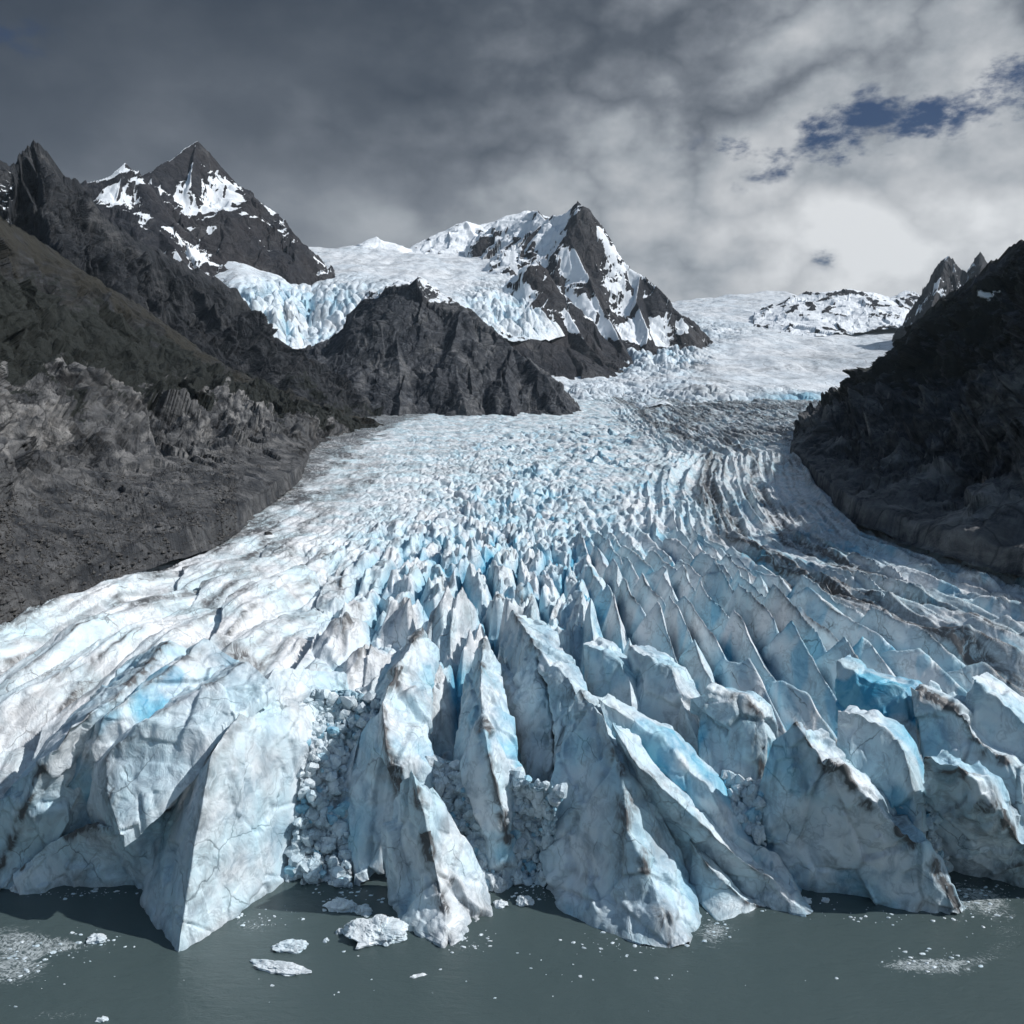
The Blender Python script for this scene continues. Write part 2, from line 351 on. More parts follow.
# ------------------------------------------------------------------ individual seracs at the front
def serac(rows, label, group=None, dirt=.5, blue=.3, amp=1.0, seed=0, name='serac', res=.42, crack=None):
    """rows from the back to the toe; each row runs left foot > crest > right foot as (px, py, height)"""
    C = np.array([[az(*p) for p in r] for r in rows])
    k = C.shape[1]
    Lu = np.linalg.norm(np.diff(C, axis=0), axis=-1).mean(1).sum(); Lv = np.linalg.norm(np.diff(C, axis=1), axis=-1).mean(0).sum()
    nu = int(np.clip(Lu/res, 30, 330)); nv = int(np.clip(Lv/res, 30, 330))
    P, t, tv = resample(C, nu, nv, lin, lin)
    # soften the long-section joints slightly, keep the crest sharp
    ker = np.array([1, 2, 3, 2, 1.])/9
    Q = P.copy(); Q[2:-2] = sum(w*P[i:len(P)-4+i] for i, w in enumerate(ker)); P = Q
    nrm = normals(P)
    up = nrm[..., 2:3].mean() < 0
    if up: nrm = -nrm
    X, Y, Z = P[..., 0], P[..., 1], P[..., 2]
    kc = (k-1)/2
    cd = np.abs(tv-kc)[None, :]/kc                   # 0 on the crest, 1 at the feet
    sx = seed*13.7
    f1, g1 = facet(X/17+sx, Y/17, Z/26, seed); f2, g2 = facet(X/6+sx, Y/6, Z/13, seed+5)
    fl = fbm(X/12+sx, Y/12, Z/24, 4, .45); flute = ridged(X/5+sx, Y/5, Z/30, 3)
    d = amp*(3.4*f1+1.4*f2+.5*fl-.45*(flute-.7)-1.3*np.exp(-(g1/.03)**2)*sst(-.1, .2, fl))
    ck = 0*d
    if crack:
        t0, t1, v0, v1 = crack
        q = np.clip((t[:, None]-t0)/(t1-t0), 0, 1)
        ck = np.exp(-(((tv[None, :]-(v0+(v1-v0)*q))+.07*fbm(t[:, None]*2.3, 0*tv[None, :], 3.3, 3))/.022)**2)*(t[:, None] > t0)*(t[:, None] < t1)
    for _ in range(1):                               # round the facet joints a little
        d[1:-1, 1:-1] = (d[1:-1, 1:-1]*2+d[:-2, 1:-1]+d[2:, 1:-1]+d[1:-1, :-2]+d[1:-1, 2:])/6
    d = d-3.2*ck
    edge = .35+.65*sst(0, .18, cd)
    P = P+nrm*(d*edge)[..., None]
    # notched crest line
    jag = 2.0*amp*fbm(t[:, None]*1.6+sx, 0*tv[None, :], sx+.5, 3)*np.exp(-(cd/.2)**2)
    P[..., 2] += jag
    P[..., 2] = np.where(cd > .985, P[..., 2]-3.5, P[..., 2])
    steep = 1-np.abs(nrm[..., 2])
    stain = fbm(X/16+sx, Y/16, Z/16, 4)
    di = 1.35*dirt*(np.exp(-(cd/(.09+.10*np.clip(stain+.4, 0, 1)))**2)*sst(-.3, .25, fbm(X/8+sx, Y/8, Z/8, 3))*1.3
               + .30*sst(.2, .55, stain) + .35*np.exp(-(g1/.045)**2)*sst(-.2, .2, fbm(X/9, Y/9+sx, Z/9, 2)))
    toe = sst(3.5, .3, Z+1.5*stain); di = di+.30*toe+1.4*ck
    bl = .14+1.3*blue*(sst(-.1, .45, fbm(X/20-sx, Y/20, Z/20+3, 3))*.9+.35*sst(.25, .9, cd))
    o = grid_mesh(name, P, ICE, dict(blue=np.clip(bl, 0, 1), dirt=np.clip(di, 0, 1.4), rub=di*0))
    # origin at the base of the block
    c = P.reshape(-1, 3).mean(0); c[2] = 0
    o.data.transform(__import__('mathutils').Matrix.Translation(tuple(-c))); o.location = tuple(c)
    tag(o, label, 'serac', group)
    return o
GS = 'tall ice blocks along the glacier front'
def fin(C, L, Rr, label, **k):
    return serac([[l, c, r] for l, c, r in zip(L, C, Rr)], label, GS, **k)
exec("""
fin([(275,668,62),(250,700,57),(232,724,54),(212,750,50),(203,800,38),(194,850,25),(186,900,12),(178,953,0)],
    [(240,700,50),(222,735,44),(190,775,32),(165,830,16),(150,870,5),(141,900,0),(152,922,0),(176,954,0)],
    [(345,672,50),(345,710,42),(342,750,31),(325,800,16),(300,855,3),(285,880,0),(240,915,0),(180,954,0)],
    'tall white prow of ice with dark shaded left face, leftmost to jut into the water', dirt=.25, blue=.1, seed=1, amp=.6)
fin([(422,628,64),(400,662,58),(382,704,52),(386,748,42),(400,786,30),(395,830,16),(388,868,3)],
    [(395,650,54),(370,700,42),(355,740,34),(348,790,22),(345,830,12),(350,860,5),(360,885,0)],
    [(440,650,55),(432,690,48),(432,730,40),(435,770,32),(430,800,24),(420,840,12),(405,880,0)],
    'broad ice ridge with dirty knobbly crest standing behind the pointed central spire', dirt=.6, blue=.25, seed=2)
fin([(372,700,46),(360,735,38),(352,765,30),(342,805,18),(330,852,5),(322,880,0)],
    [(358,715,40),(346,750,31),(340,780,24),(332,815,14),(322,858,3),(318,882,0)],
    [(380,720,38),(368,755,29),(362,790,22),(354,830,12),(345,862,3),(330,886,0)],
    'slim blade of ice with a bright wavy edge beside the rubble gully', dirt=.2, blue=.35, amp=.5, seed=3)
fin([(411,772,44),(416,786,40),(425,820,30),(435,865,17),(444,905,7),(450,947,0)],
    [(392,800,26),(388,830,18),(384,868,6),(388,895,0),(402,925,0),(445,949,0)],
    [(432,790,33),(452,815,24),(472,850,12),(488,888,2),(492,915,0),(460,946,0)],
    'pointed grey ice spire with snaggy tip, front centre, toe in the water', dirt=.8, blue=.12, seed=4)
fin([(484,640,62),(481,662,59),(481,695,53),(485,735,46),(492,768,38),(503,812,25),(508,850,12),(500,888,0)],
    [(470,665,52),(462,700,44),(454,745,34),(449,790,24),(452,825,14),(468,860,5),(485,880,0),(496,893,0)],
    [(500,665,53),(508,700,46),(516,735,40),(524,765,33),(531,798,22),(530,828,12),(524,858,3),(508,890,0)],
    'narrow ice fin with rusty crest and turquoise right shoulder, beside the big pyramid', dirt=.5, blue=.45, seed=5)
fin([(512,612,66),(527,632,64),(545,657,60),(566,676,56),(578,700,50),(576,740,38)],
    [(496,640,55),(502,680,46),(512,720,37),(524,755,29),(532,785,22),(540,820,12)],
    [(545,625,59),(560,648,56),(580,668,54),(592,690,50),(598,715,43),(600,745,34)],
    'grey ice block split by a thin black crack, just right of the narrow fin', dirt=.45, blue=.2, seed=6, crack=(1.7, 4.7, .85, .35))
fin([(580,688,55),(606,722,50),(621,768,40),(628,830,26),(655,884,13),(669,948,0)],
    [(563,725,44),(553,775,31),(541,830,15),(531,880,0),(568,918,0),(640,945,0)],
    [(606,706,48),(640,775,36),(664,820,22),(686,870,5),(703,914,0),(690,944,0)],
    'biggest ice pyramid of the front, cracked grey left face and bright right face', dirt=.5, blue=.22, seed=7)
fin([(612,724,51),(637,765,42),(672,797,34),(702,824,25),(737,856,15),(772,880,8),(811,914,0)],
    [(622,760,38),(640,800,26),(672,838,15),(700,864,8),(730,888,2),(765,906,0),(806,917,0)],
    [(632,728,47),(655,764,38),(690,793,29),(716,818,20),(752,850,10),(790,884,2),(813,912,0)],
    'long slender ice ridge slanting down right into the water with a brown toe', dirt=.35, blue=.3, amp=.55, seed=8)
fin([(598,698,55),(646,730,46),(667,742,44),(681,762,39),(708,786,32),(734,835,18),(775,854,11),(801,895,0)],
    [(606,722,48),(640,755,38),(655,772,34),(670,792,29),(694,820,21),(724,858,10),(760,880,3),(796,898,0)],
    [(615,695,52),(660,722,44),(680,735,41),(698,755,36),(724,782,28),(752,825,15),(790,850,6),(806,890,0)],
    'pale blue scalloped ice ridge just behind the long slender one', dirt=.1, blue=.55, amp=.55, seed=9)
fin([(690,842,17),(705,862,13),(728,885,7),(752,903,2),(764,907,0)],
    [(676,838,12),(684,868,6),(698,900,1),(716,922,0),(748,915,0)],
    [(702,850,13),(722,872,8),(745,893,3),(762,902,0),(768,906,0)],
    'low flat ice tongue with a brown rim between the biggest pyramid and the slender ridge', dirt=.5, blue=.05, amp=.4, seed=10)
fin([(795,726,52),(823,758,45),(836,764,44),(860,786,38),(884,817,29),(906,832,25),(934,866,14),(959,913,0)],
    [(772,742,45),(757,795,27),(750,845,11),(756,874,1),(790,886,0),(840,895,0),(890,904,0),(950,915,0)],
    [(818,732,46),(852,758,39),(872,775,35),(895,798,28),(912,822,20),(928,845,14),(948,876,5),(962,911,0)],
    'wide triangular ice block with a black-stained shoulder and a sharp right edge in the water', dirt=.75, blue=.3, seed=11)
fin([(706,689,56),(743,697,54),(762,712,50),(767,740,42),(760,780,30),(752,815,19)],
    [(697,700,50),(698,745,38),(702,790,25),(716,815,18),(732,830,14),(745,838,12)],
    [(722,684,54),(755,691,52),(775,708,48),(782,738,40),(775,780,28),(765,815,17)],
    'rounded blue ice block with a dirty top edge left of the wide triangular block', dirt=.5, blue=.5, seed=12)
fin([(630,646,62),(650,659,60),(672,669,57),(682,702,49),(702,750,36),(715,788,25)],
    [(626,682,48),(632,720,39),(645,745,32),(665,768,26),(690,788,21),(708,798,19)],
    [(650,645,59),(668,655,57),(686,668,54),(698,702,46),(716,748,34),(726,785,23)],
    'pale marbled ice slab leaning right, between two crevasses behind the scalloped ridge', dirt=.3, blue=.2, seed=13, amp=.7)
fin([(583,643,61),(597,647,60),(620,662,57),(630,684,51),(633,718,42)],
    [(584,668,50),(590,690,45),(600,705,42),(614,718,39),(628,726,38)],
    [(600,638,59),(612,644,58),(634,660,55),(642,682,49),(642,715,40)],
    'small rounded ice slab with a bright right rim above the scalloped ridge', dirt=.15, blue=.35, seed=14, amp=.6)
fin([(837,661,59),(865,679,56),(904,688,54),(914,706,49),(919,756,37)],
    [(838,712,43),(848,722,41),(872,742,37),(896,756,34),(914,762,33)],
    [(850,655,57),(880,670,55),(920,682,52),(930,702,47),(930,750,36)],
    'vivid turquoise ice slab with a smooth white top, right of centre', dirt=.1, blue=1.0, seed=15, amp=.7)
fin([(838,713,52),(859,716,52),(890,731,48),(904,751,43),(914,795,31),(918,832,19)],
    [(837,752,40),(846,775,34),(862,798,28),(882,820,21),(900,836,16),(914,842,14)],
    [(850,706,51),(875,710,50),(905,726,46),(918,746,41),(926,790,29),(928,830,18)],
    'pale blue ice slab with a straight left edge, directly below the turquoise slab', dirt=.2, blue=.45, seed=16, amp=.7)
fin([(924,758,48),(945,762,47),(976,781,42),(990,804,35),(1003,818,30),(1030,850,17),(1066,895,0)],
    [(925,810,20),(922,842,8),(932,862,0),(965,874,0),(1000,880,0),(1030,888,0),(1062,898,0)],
    [(945,752,45),(968,760,43),(998,778,38),(1012,800,31),(1028,815,26),(1050,845,14),(1075,890,0)],
    'dark-veined ice block at the right end of the front, toe in foamy water', dirt=1.0, blue=.2, seed=17)
fin([(910,689,57),(945,703,54),(962,715,52),(976,737,46),(990,751,43),(1008,760,41),(1045,788,34)],
    [(918,735,43),(924,754,38),(942,766,36),(968,788,31),(990,812,25),(1008,832,20),(1045,860,12)],
    [(930,684,54),(965,698,51),(982,710,49),(996,730,44),(1010,744,41),(1028,752,39),(1060,775,33)],
    'grey ice ridge with a black-edged crest above the dark-veined right end block', dirt=.8, blue=.25, seed=18)
fin([(972,676,62),(977,682,61),(1000,700,56),(1030,728,49),(1070,760,42)],
    [(964,712,50),(975,728,46),(992,742,43),(1015,760,39),(1060,790,33)],
    [(990,672,58),(1000,678,57),(1022,696,53),(1050,722,47),(1085,750,41)],
    'smooth pale triangular ice block at the right edge, above the black-edged crest', dirt=.1, blue=.3, seed=19, amp=.6)
fin([(170,640,66),(112,698,58),(72,729,53),(50,755,45),(28,800,31),(8,850,12),(-14,888,0)],
    [(130,660,58),(75,712,50),(40,748,42),(12,785,34),(-15,815,22),(-35,860,6),(-45,890,0)],
    [(205,660,58),(148,706,50),(104,740,43),(84,775,35),(60,820,21),(38,862,7),(8,892,0)],
    'sloping ice rib with a dark left face at the left edge of the picture', dirt=.6, blue=.2, seed=20, amp=.7)
fin([(205,640,67),(150,682,61),(103,714,56),(92,752,44),(60,795,29),(28,835,15),(8,885,1)],
    [(165,662,60),(112,708,52),(76,745,42),(54,778,32),(30,812,20),(10,850,8),(0,890,0)],
    [(240,662,60),(190,702,52),(148,742,44),(128,774,34),(96,812,21),(64,850,9),(38,888,0)],
    'upright ice blade with a deep blue left side near the left edge', dirt=.4, blue=.55, seed=21, amp=.7)
fin([(248,662,65),(195,692,61),(142,722,55),(106,756,45),(107,792,37),(120,833,28)],
    [(205,668,56),(138,716,46),(96,752,34),(84,784,25),(82,814,17),(104,838,11)],
    [(275,688,60),(240,712,56),(216,732,52),(196,764,44),(163,802,35),(124,836,27)],
    'broad bright ice slab ending in a point over a dark hollow, left of the prow', dirt=.35, blue=.05, seed=22, amp=.6)
fin([(205,770,34),(170,806,26),(126,829,24),(88,823,22),(50,842,15),(14,876,5)],
    [(190,790,26),(155,830,13),(118,852,8),(85,862,6),(45,876,3),(6,888,0)],
    [(222,800,20),(190,850,8),(160,888,0),(120,888,0),(65,888,0),(20,894,0)],
    'shadowed ice wall under the pointed slab, at the waterline left of the prow', dirt=.7, blue=.2, seed=23)
""")

# rubble ramps filling the gullies between the front seracs
def ramp(name, rows, seed, amp=1.6):
    C = np.array([[az(*p) for p in r] for r in rows])
    P, t, tv = resample(C, 240, 110, lin, lin)
    n = normals(P); n = np.where(n[..., 2:3] < 0, -n, n)
    X, Y, Z = P[..., 0], P[..., 1], P[..., 2]
    f, g = facet(X/4.4+.5*fbm(X/5, Y/5, 1, 3), Y/4.4, Z/4.4, seed); f2, g2 = facet(X/1.7, Y/1.7, Z/1.7, seed+3)
    d = amp*(1.7*f+.9*f2+.9*fbm(X/7, Y/7, Z/7, 4))
    P = P+n*d[..., None]
    s_ = fbm(X/7, Y/7, Z/7+seed, 3)
    tag(grid_mesh(name, P, ICE, dict(blue=.25+.3*sst(.1, .5, s_), dirt=np.clip(.1+.5*sst(10, 0, Z)+.3*sst(0, .5, s_), 0, 1), rub=0*d), smooth=False),
        kind='stuff')
    ice_blocks(P, int(420*amp), 2.6, seed)
def lumps():
    r = np.random.default_rng(11); out = []
    for k in range(6):
        u = np.linspace(0, 2*math.pi, 9)[:-1]; w = np.array([0, .7, 1.35, 1.9, 2.5, math.pi])
        W_, U = np.meshgrid(w, u+.3*k, indexing='ij')
        D = np.stack([np.sin(W_)*np.cos(U), np.sin(W_)*np.sin(U), np.cos(W_)], -1).reshape(-1, 3)
        pl = r.normal(size=(9, 3)); pl /= np.linalg.norm(pl, axis=1)[:, None]; h = .62+.3*r.random(9)
        q = D@pl.T; rr = np.min(np.where(q > .05, h/np.maximum(q, .05), 9), 1).clip(.5, 1.25)
        out.append(D*rr[:, None]*[1.15, .9, .8])
    q = [[i*8+j, i*8+(j+1) % 8, (i+1)*8+(j+1) % 8, (i+1)*8+j] for i in range(5) for j in range(8)]
    return out, np.array(q)
LUMPS, LQ = lumps()
def ice_blocks(P, nn, smax, seed, dirt=.12):
    r = np.random.default_rng(seed); m_, k_ = P.shape[:2]
    V = []; Q = []; Dd = []
    for i in range(nn):
        c = P[r.integers(2, m_-2), r.integers(2, k_-2)]; sz = .35+smax*r.random()**3.2
        a = r.normal(size=(3, 3)); a, _ = np.linalg.qr(a)
        v = LUMPS[r.integers(6)]@a*sz; V.append(v+c+[0, 0, .25*sz]); Q.append(LQ+48*i); Dd.append(np.full(48, dirt*r.random()*2))
    D_ = np.concatenate(Dd)
    tag(raw_mesh('ice_rubble', np.concatenate(V), np.concatenate(Q), ICE_LUMP, dict(blue=.15+.5*(D_ < dirt*.3), dirt=D_, rub=0*D_), False), kind='stuff')
ICE_LUMP = ice_material('loose_ice', (.78, .83, .86), (.66, .78, .84), 2.2, .5)
ramp('ice_rubble', [[(285,690,52),(350,690,50),(385,700,48)],[(300,745,38),(335,750,33),(365,755,31)],[(300,800,22),(330,805,18),(355,815,15)],[(290,850,8),(325,850,6),(352,855,5)],[(285,885,-1),(325,888,-1),(352,890,-1)]], 1)
ramp('ice_rubble', [[(425,760,34),(445,760,34),(470,770,34)],[(435,800,22),(455,805,21),(475,815,20)],[(450,850,9),(470,855,8),(488,860,7)],[(465,890,-1),(490,890,-1),(505,892,-1)]], 2, 1.2)
ramp('ice_rubble', [[(500,770,33),(530,780,33),(560,790,33)],[(505,820,18),(530,820,18),(555,830,18)],[(505,860,6),(530,858,6),(550,860,6)],[(500,892,-2),(525,888,-2),(545,890,-2)]], 3, 1.2)
ramp('ice_rubble', [[(715,775,30),(745,780,30),(765,785,30)],[(722,815,20),(745,820,19),(762,830,18)],[(735,845,11),(752,850,10),(768,860,8)],[(770,880,0),(780,885,-1),(800,890,-2)]], 4, 1.0)
ramp('ice_rubble', [[(900,800,27),(920,800,27),(940,800,27)],[(905,830,17),(922,830,17),(935,830,17)],[(915,850,9),(925,850,9),(938,855,8)],[(930,872,0),(940,872,-1),(950,875,-2)]], 5, .9)

# ------------------------------------------------------------------ mountains
def loft_mountain(name, cols_, mat, nu, nv, amp, scale, attrf, seed=0, jag=5, stretch=.45, rug=None, gully=.8, skew=3.0):
    """cols_: list of sections, each crest > ... > foot as (px, py, y) ; a back slope is added behind the crest"""
    C = np.array([[ay(*p) for p in c] for c in cols_])
    back = C[:, :1].copy(); back[:, 0, 1] += 700; back[:, 0, 2] -= 500; back[:, 0, 0] *= 1.1
    k = C.shape[1]
    P, t, tv = resample(C, nu, nv, cat, lin)
    Q = P.copy(); w = max(3, nv//40)
    for _ in range(2):
        c = np.cumsum(np.concatenate([Q[:, :1].repeat(w, 1), Q, Q[:, -1:].repeat(w, 1)], 1), 1)
        Q2 = (c[:, 2*w:]-c[:, :-2*w])/(2*w); Q[:, 1:-1] = Q2[:, 1:Q.shape[1]-1]
    P = Q
    nrm = normals(P)
    if nrm[..., 1].mean() > 0: nrm = -nrm
    X, Y, Z = P[..., 0]/scale, P[..., 1]/scale, P[..., 2]/scale
    v = np.linspace(0, 1, nv)[None, :]
    s = seed*7.3
    wx = .35*fbm(X+s, Y, Z, 3); 
    r = ridged(X*1.0+wx+s, Y+wx, Z*stretch, 5, .40)
    f, g = facet(X*3+s+wx, Y*3, Z*2.2, seed); f2, g2 = facet(X*8+s, Y*8, Z*6, seed+3)
    f3, g3 = facet(X*19+s, Y*19, Z*14, seed+7)
    d = amp*(.45*(r-.9)+.85*f+.30*f2+.10*f3+.45*fbm(X*.6+s, Y*.6, Z*.6, 3)-.45*np.exp(-v/.22))
    T = t[:, None]+0*v; gw = .35*fbm(T*.9+s, v*2.2, s+.3, 3)
    gul = ridged((T-skew*v)*1.1+gw+s, v*1.1+gw, .5, 4, .5)
    d = d+amp*gully*(gul-.9)
    fade = .08+.92*sst(0, .16, v)
    fade = fade*(rug(v+.06*fbm(X*2, Y*2, Z*2, 3)) if rug else .4+.6*sst(1, .8, v))
    fade = fade*(.25+.75*sst(1, .9, v))
    P = P+nrm*(d*fade)[..., None]
    P[..., 2] -= 12*sst(.985, 1, v)
    jg = jag*fbm(t[:, None]*3.1+s, 0*v, .5+s, 5, .6)*np.exp(-(v/.03)**2)
    P[..., 2] += jg
    n2 = normals(P); n2 = np.where(n2[..., 2:3] < 0, -n2, n2)
    A = attrf(P, n2, t[:, None]+0*v, v+0*t[:, None], r, fbm(X*2+s, Y*2, Z*2, 4))
    A.setdefault('veg', 0*r); A['uu'] = T; A['vv'] = v+0*T
    B = P[:, :1].copy(); B[..., 1] += 60; B[..., 2] -= 30; B2 = B.copy(); B2[..., 1] += 500; B2[..., 2] -= 500
    P = np.concatenate([B2, B, P], 1)
    A = {k_: np.concatenate([a[:, :1], a[:, :1], a], 1) for k_, a in A.items()}
    return tag(grid_mesh(name, P, mat, A), kind='structure'), P

def at_l1(P, n, t, v, r, f):
    veg = sst(.24, .10, v+.12*f)*.95
    grass = 1.05*sst(.12, .24, v+.06*f)*sst(.60, .42, v+.16*f)+.35*sst(.5, .9, n[..., 2])*sst(.75, .5, v)
    pale = sst(.36, .50, v+.1*f)*sst(.88, .70, v+.14*f)*(.35+.8*sst(-.2, .3, f))+.34*sst(.70, .84, v+.05*f)
    return dict(grass=grass, pale=pale, snow=v*0, veg=veg)
# near left valley wall: grassy shoulder above pale cliffs above scree
_, PL1 = loft_mountain('left_valley_slope', [
    [(-260,60,520),(-230,330,430),(-170,480,360),(-120,640,330)],
    [(-90,155,760),(-60,330,600),(-30,470,450),(-40,625,352)],
    [(0,217,980),(10,340,800),(20,460,560),(0,603,388)],
    [(60,256,1100),(75,350,900),(80,460,640),(70,576,440)],
    [(129,300,1220),(140,370,1020),(150,450,760),(140,551,484)],
    [(168,326,1300),(185,385,1100),(205,445,820),(215,528,535)],
    [(219,362,1400),(230,400,1180),(245,440,920),(250,505,620)],
    [(273,389,1480),(275,415,1280),(285,440,1000),(300,467,830)],
    [(330,410,1560),(325,425,1400),(318,437,1250),(315,446,1150)],
    [(385,426,1700),(370,432,1580),(350,437,1450),(345,441,1400)]],
    ROCK_NEAR, 720, 540, 30, 105, at_l1, 1, 5, gully=.40, skew=3.0, rug=lambda v: .70+.30*sst(.22, .36, v)-.78*sst(.64, .80, v))
def at_l2(P, n, t, v, r, f):
    sn = .75*sst(.50, .78, n[..., 2]+.2*f)*np.exp(-((v-.18)/.16)**2)*sst(2.4, 1.0, t)*1.1
    return dict(grass=.55*sst(.45, .75, v+.15*f), pale=.2*sst(.2, .6, f), snow=sn)
loft_mountain('brown_mountain', [
    [(-120,120,1500),(-120,300,1250),(-100,500,1000)],
    [(0,160,1600),(0,260,1350),(0,420,1100)],
    [(22,150,1650),(30,260,1400),(60,430,1150)],
    [(38,142,1680),(60,260,1450),(100,430,1200)],
    [(60,170,1720),(80,270,1500),(130,430,1260)],
    [(82,184,1760),(110,280,1540),(170,430,1300)],
    [(105,213,1800),(135,300,1600),(200,430,1350)],
    [(133,235,1840),(165,310,1650),(230,430,1400)],
    [(187,264,1900),(210,335,1700),(260,432,1480)],
    [(234,288,1960),(250,350,1760),(300,435,1550)],
    [(273,334,2000),(290,375,1850),(330,436,1650)],
    [(332,373,2050),(340,400,1950),(365,436,1800)],
    [(390,424,2100),(390,430,2050),(395,437,1950)]],
    ROCK_MID, 640, 420, 36, 190, at_l2, 2, 9, .3, gully=1.0, skew=3.0)
def at_r(P, n, t, v, r, f):
    pale = .75*sst(.35, .6, v+.15*f)*(.3+.7*sst(-.1, .4, f))+.3*sst(.75, .9, v+.1*f)
    return dict(grass=.75*sst(.62, .25, v+.2*f), pale=pale, snow=.62*np.exp(-((v-.12)/.03)**2)*np.exp(-((t-2.8)/.35)**2))
loft_mountain('right_valley_wall', [
    [(1300,70,620),(1280,330,480),(1240,520,400),(1200,620,350)],
    [(1110,180,860),(1110,360,640),(1110,500,480),(1110,590,385)],
    [(1024,240,1000),(1030,370,800),(1030,480,580),(1030,558,446)],
    [(985,272,1080),(990,380,880),(985,460,680),(960,540,490)],
    [(950,293,1160),(950,390,960),(935,450,780),(900,522,545)],
    [(920,321,1240),(915,400,1060),(895,445,880),(860,507,590)],
    [(893,352,1340),(888,405,1160),(868,445,960),(832,488,690)],
    [(874,380,1420),(868,412,1250),(850,442,1020),(812,470,830)],
    [(860,408,1500),(845,422,1280),(828,440,1080),(800,455,980)],
    [(800,436,1450),(798,440,1300),(796,444,1180),(790,448,1100)]],
    ROCK_DARK, 640, 480, 34, 120, at_r, 3, 6, .6, gully=.6, skew=3.0, rug=lambda v: .35+.75*sst(.90, .62, v))

def tent(name, y0, y1, px0, px1, ridges, mat, attrf, nx, ny, amp, scale, floor=-50, seed=0, sub=.35):
    """peak built from its ridge lines: the ground falls away from every ridge, cut by gullies"""
    ys_ = np.geomspace(y0, y1, ny); cs = np.linspace(px0, px1, nx)
    Y = np.repeat(ys_[:, None], nx, 1); X = (cs[None, :]-512)/F*Y*.995
    s = seed*5.1
    wX = X+scale*.16*fbm(X/scale+s, Y/scale, .3, 4); wY = Y+scale*.16*fbm(X/scale, Y/scale+s, 5.3, 4)
    Z = np.full(X.shape, float(floor)); dm = np.full(X.shape, 1e9)
    for slope, pts in ridges:
        P3 = np.array([ay(*p) for p in pts])
        for a, b in zip(P3[:-1], P3[1:]):
            d = b[:2]-a[:2]; L2 = d@d
            def dist(x, y):
                t = np.clip(((x-a[0])*d[0]+(y-a[1])*d[1])/L2, 0, 1)
                return np.hypot(x-a[0]-t*d[0], y-a[1]-t*d[1]), a[2]+t*(b[2]-a[2])
            dw, zr = dist(wX, wY); dr_, zr0 = dist(X, Y); dm = np.minimum(dm, dr_)
            k = sst(0, scale*.25, dr_); dd = dr_*(1-k)+dw*k
            dd = scale*3*(1-np.exp(-dd/(scale*3)))*.2+dd*.8
            Z = np.maximum(Z, (zr0*(1-k)+zr*k)-slope*dd)
    top = np.stack([X, Y, Z], -1)
    r = ridged(X/scale+s, Y/scale, .7, 4, .42); f, g = facet(X/scale*1.8+s, Y/scale*1.8, Z/scale*1.2, seed)
    f2, g2 = facet(X/scale*5+s, Y/scale*5, Z/scale*4, seed+2); f3, g3 = facet(X/scale*13+s, Y/scale*13, Z/scale*10, seed+4)
    Z = Z+amp*((r-.9)*.45+f*1.0+f2*.36+f3*.13)*(.40+.60*sst(5, scale*.35, dm))
    m_ = (px1-px0)*.05
    Z -= 900*(sst(px0+m_, px0, cs)+sst(px1-m_, px1, cs))[None, :]
    n0 = normals(top); n0 = np.where(n0[..., 2:3] < 0, -n0, n0)
    P = np.stack([X, Y, Z], -1); n = normals(P); n = np.where(n[..., 2:3] < 0, -n, n)
    A = attrf(P, .45*n0+.55*n, r, fbm(X/scale*2+s, Y/scale*2, Z/scale*2, 4))
    A['veg'] = 0*r; A['uu'] = X/scale; A['vv'] = Z/scale*.3
    return tag(grid_mesh(name, P, mat, A), kind='structure')

def snow_by(k, nz, zlo, zhi, base=0., side=.0):
    """snow lies in the hollows and on the gentler, sheltered faces"""
    def f_(P, n, r, f):
        q = k+1.6*(n[..., 2]-nz)-.75*(r-.75)+.35*f+side*-n[..., 0]
        s = np.clip(q, -.4, 1.2)*sst(zlo, zhi, P[..., 2]+60*f)+base
        return dict(snow=s, grass=0*s, pale=.15*sst(.2, .6, f))
    return f_
# high dark peak at the upper left
tent('left_peak', 2700, 5200, 30, 372, [
    (1.05, [(60,215,3300),(85,182,3350),(110,176,3400),(125,164,3450),(140,176,3550),(152,171,3600),(175,156,3750),(197,140,3900),(216,160,3980),(237,186,4050),(258,205,4150),(272,226,4250),(288,236,4350),(302,250,4500),(322,262,4700)]),
    (1.2, [(197,140,3900),(190,180,3650),(205,225,3550),(222,255,3380)]),
    (1.1, [(152,171,3600),(150,215,3350),(185,262,3050)]),
    (1.3, [(237,186,4050),(235,222,3800),(250,262,3450)]),
    (1.2, [(125,164,3450),(110,220,3200),(140,260,2950)])],
    ROCK_PEAK, snow_by(.36, .62, 420, 640, 0, .55), 420, 360, 42, 260, 100, 4)
# rock mountain standing in front of the hanging glacier
tent('centre_rock_mountain', 1750, 3000, 285, 600, [
    (.95, [(372,304,2500),(385,288,2450),(400,277,2430),(422,277,2430),(440,290,2400),(462,303,2350),(487,323,2300),(512,345,2250),(540,370,2150),(566,402,2050)]),
    (.9, [(400,277,2430),(395,320,2300),(400,370,2120),(400,425,1950)]),
    (.9, [(462,303,2350),(452,345,2200),(460,390,2040),(470,424,1930)]),
    (1.0, [(512,345,2250),(505,375,2120),(515,415,1960)]),
    (.6, [(310,346,2500),(330,343,2480),(352,341,2450),(372,345,2400),(385,360,2300)]),
    (.7, [(330,343,2480),(345,380,2300),(365,425,2050)])],
    ROCK_DARK, lambda P, n, r, f: dict(snow=(.50+1.2*(n[..., 2]-.66))*sst(370, 430, P[..., 2]+30*f), grass=0*f, pale=.35*sst(0, .5, f)), 520, 420, 38, 170, 60, 5)
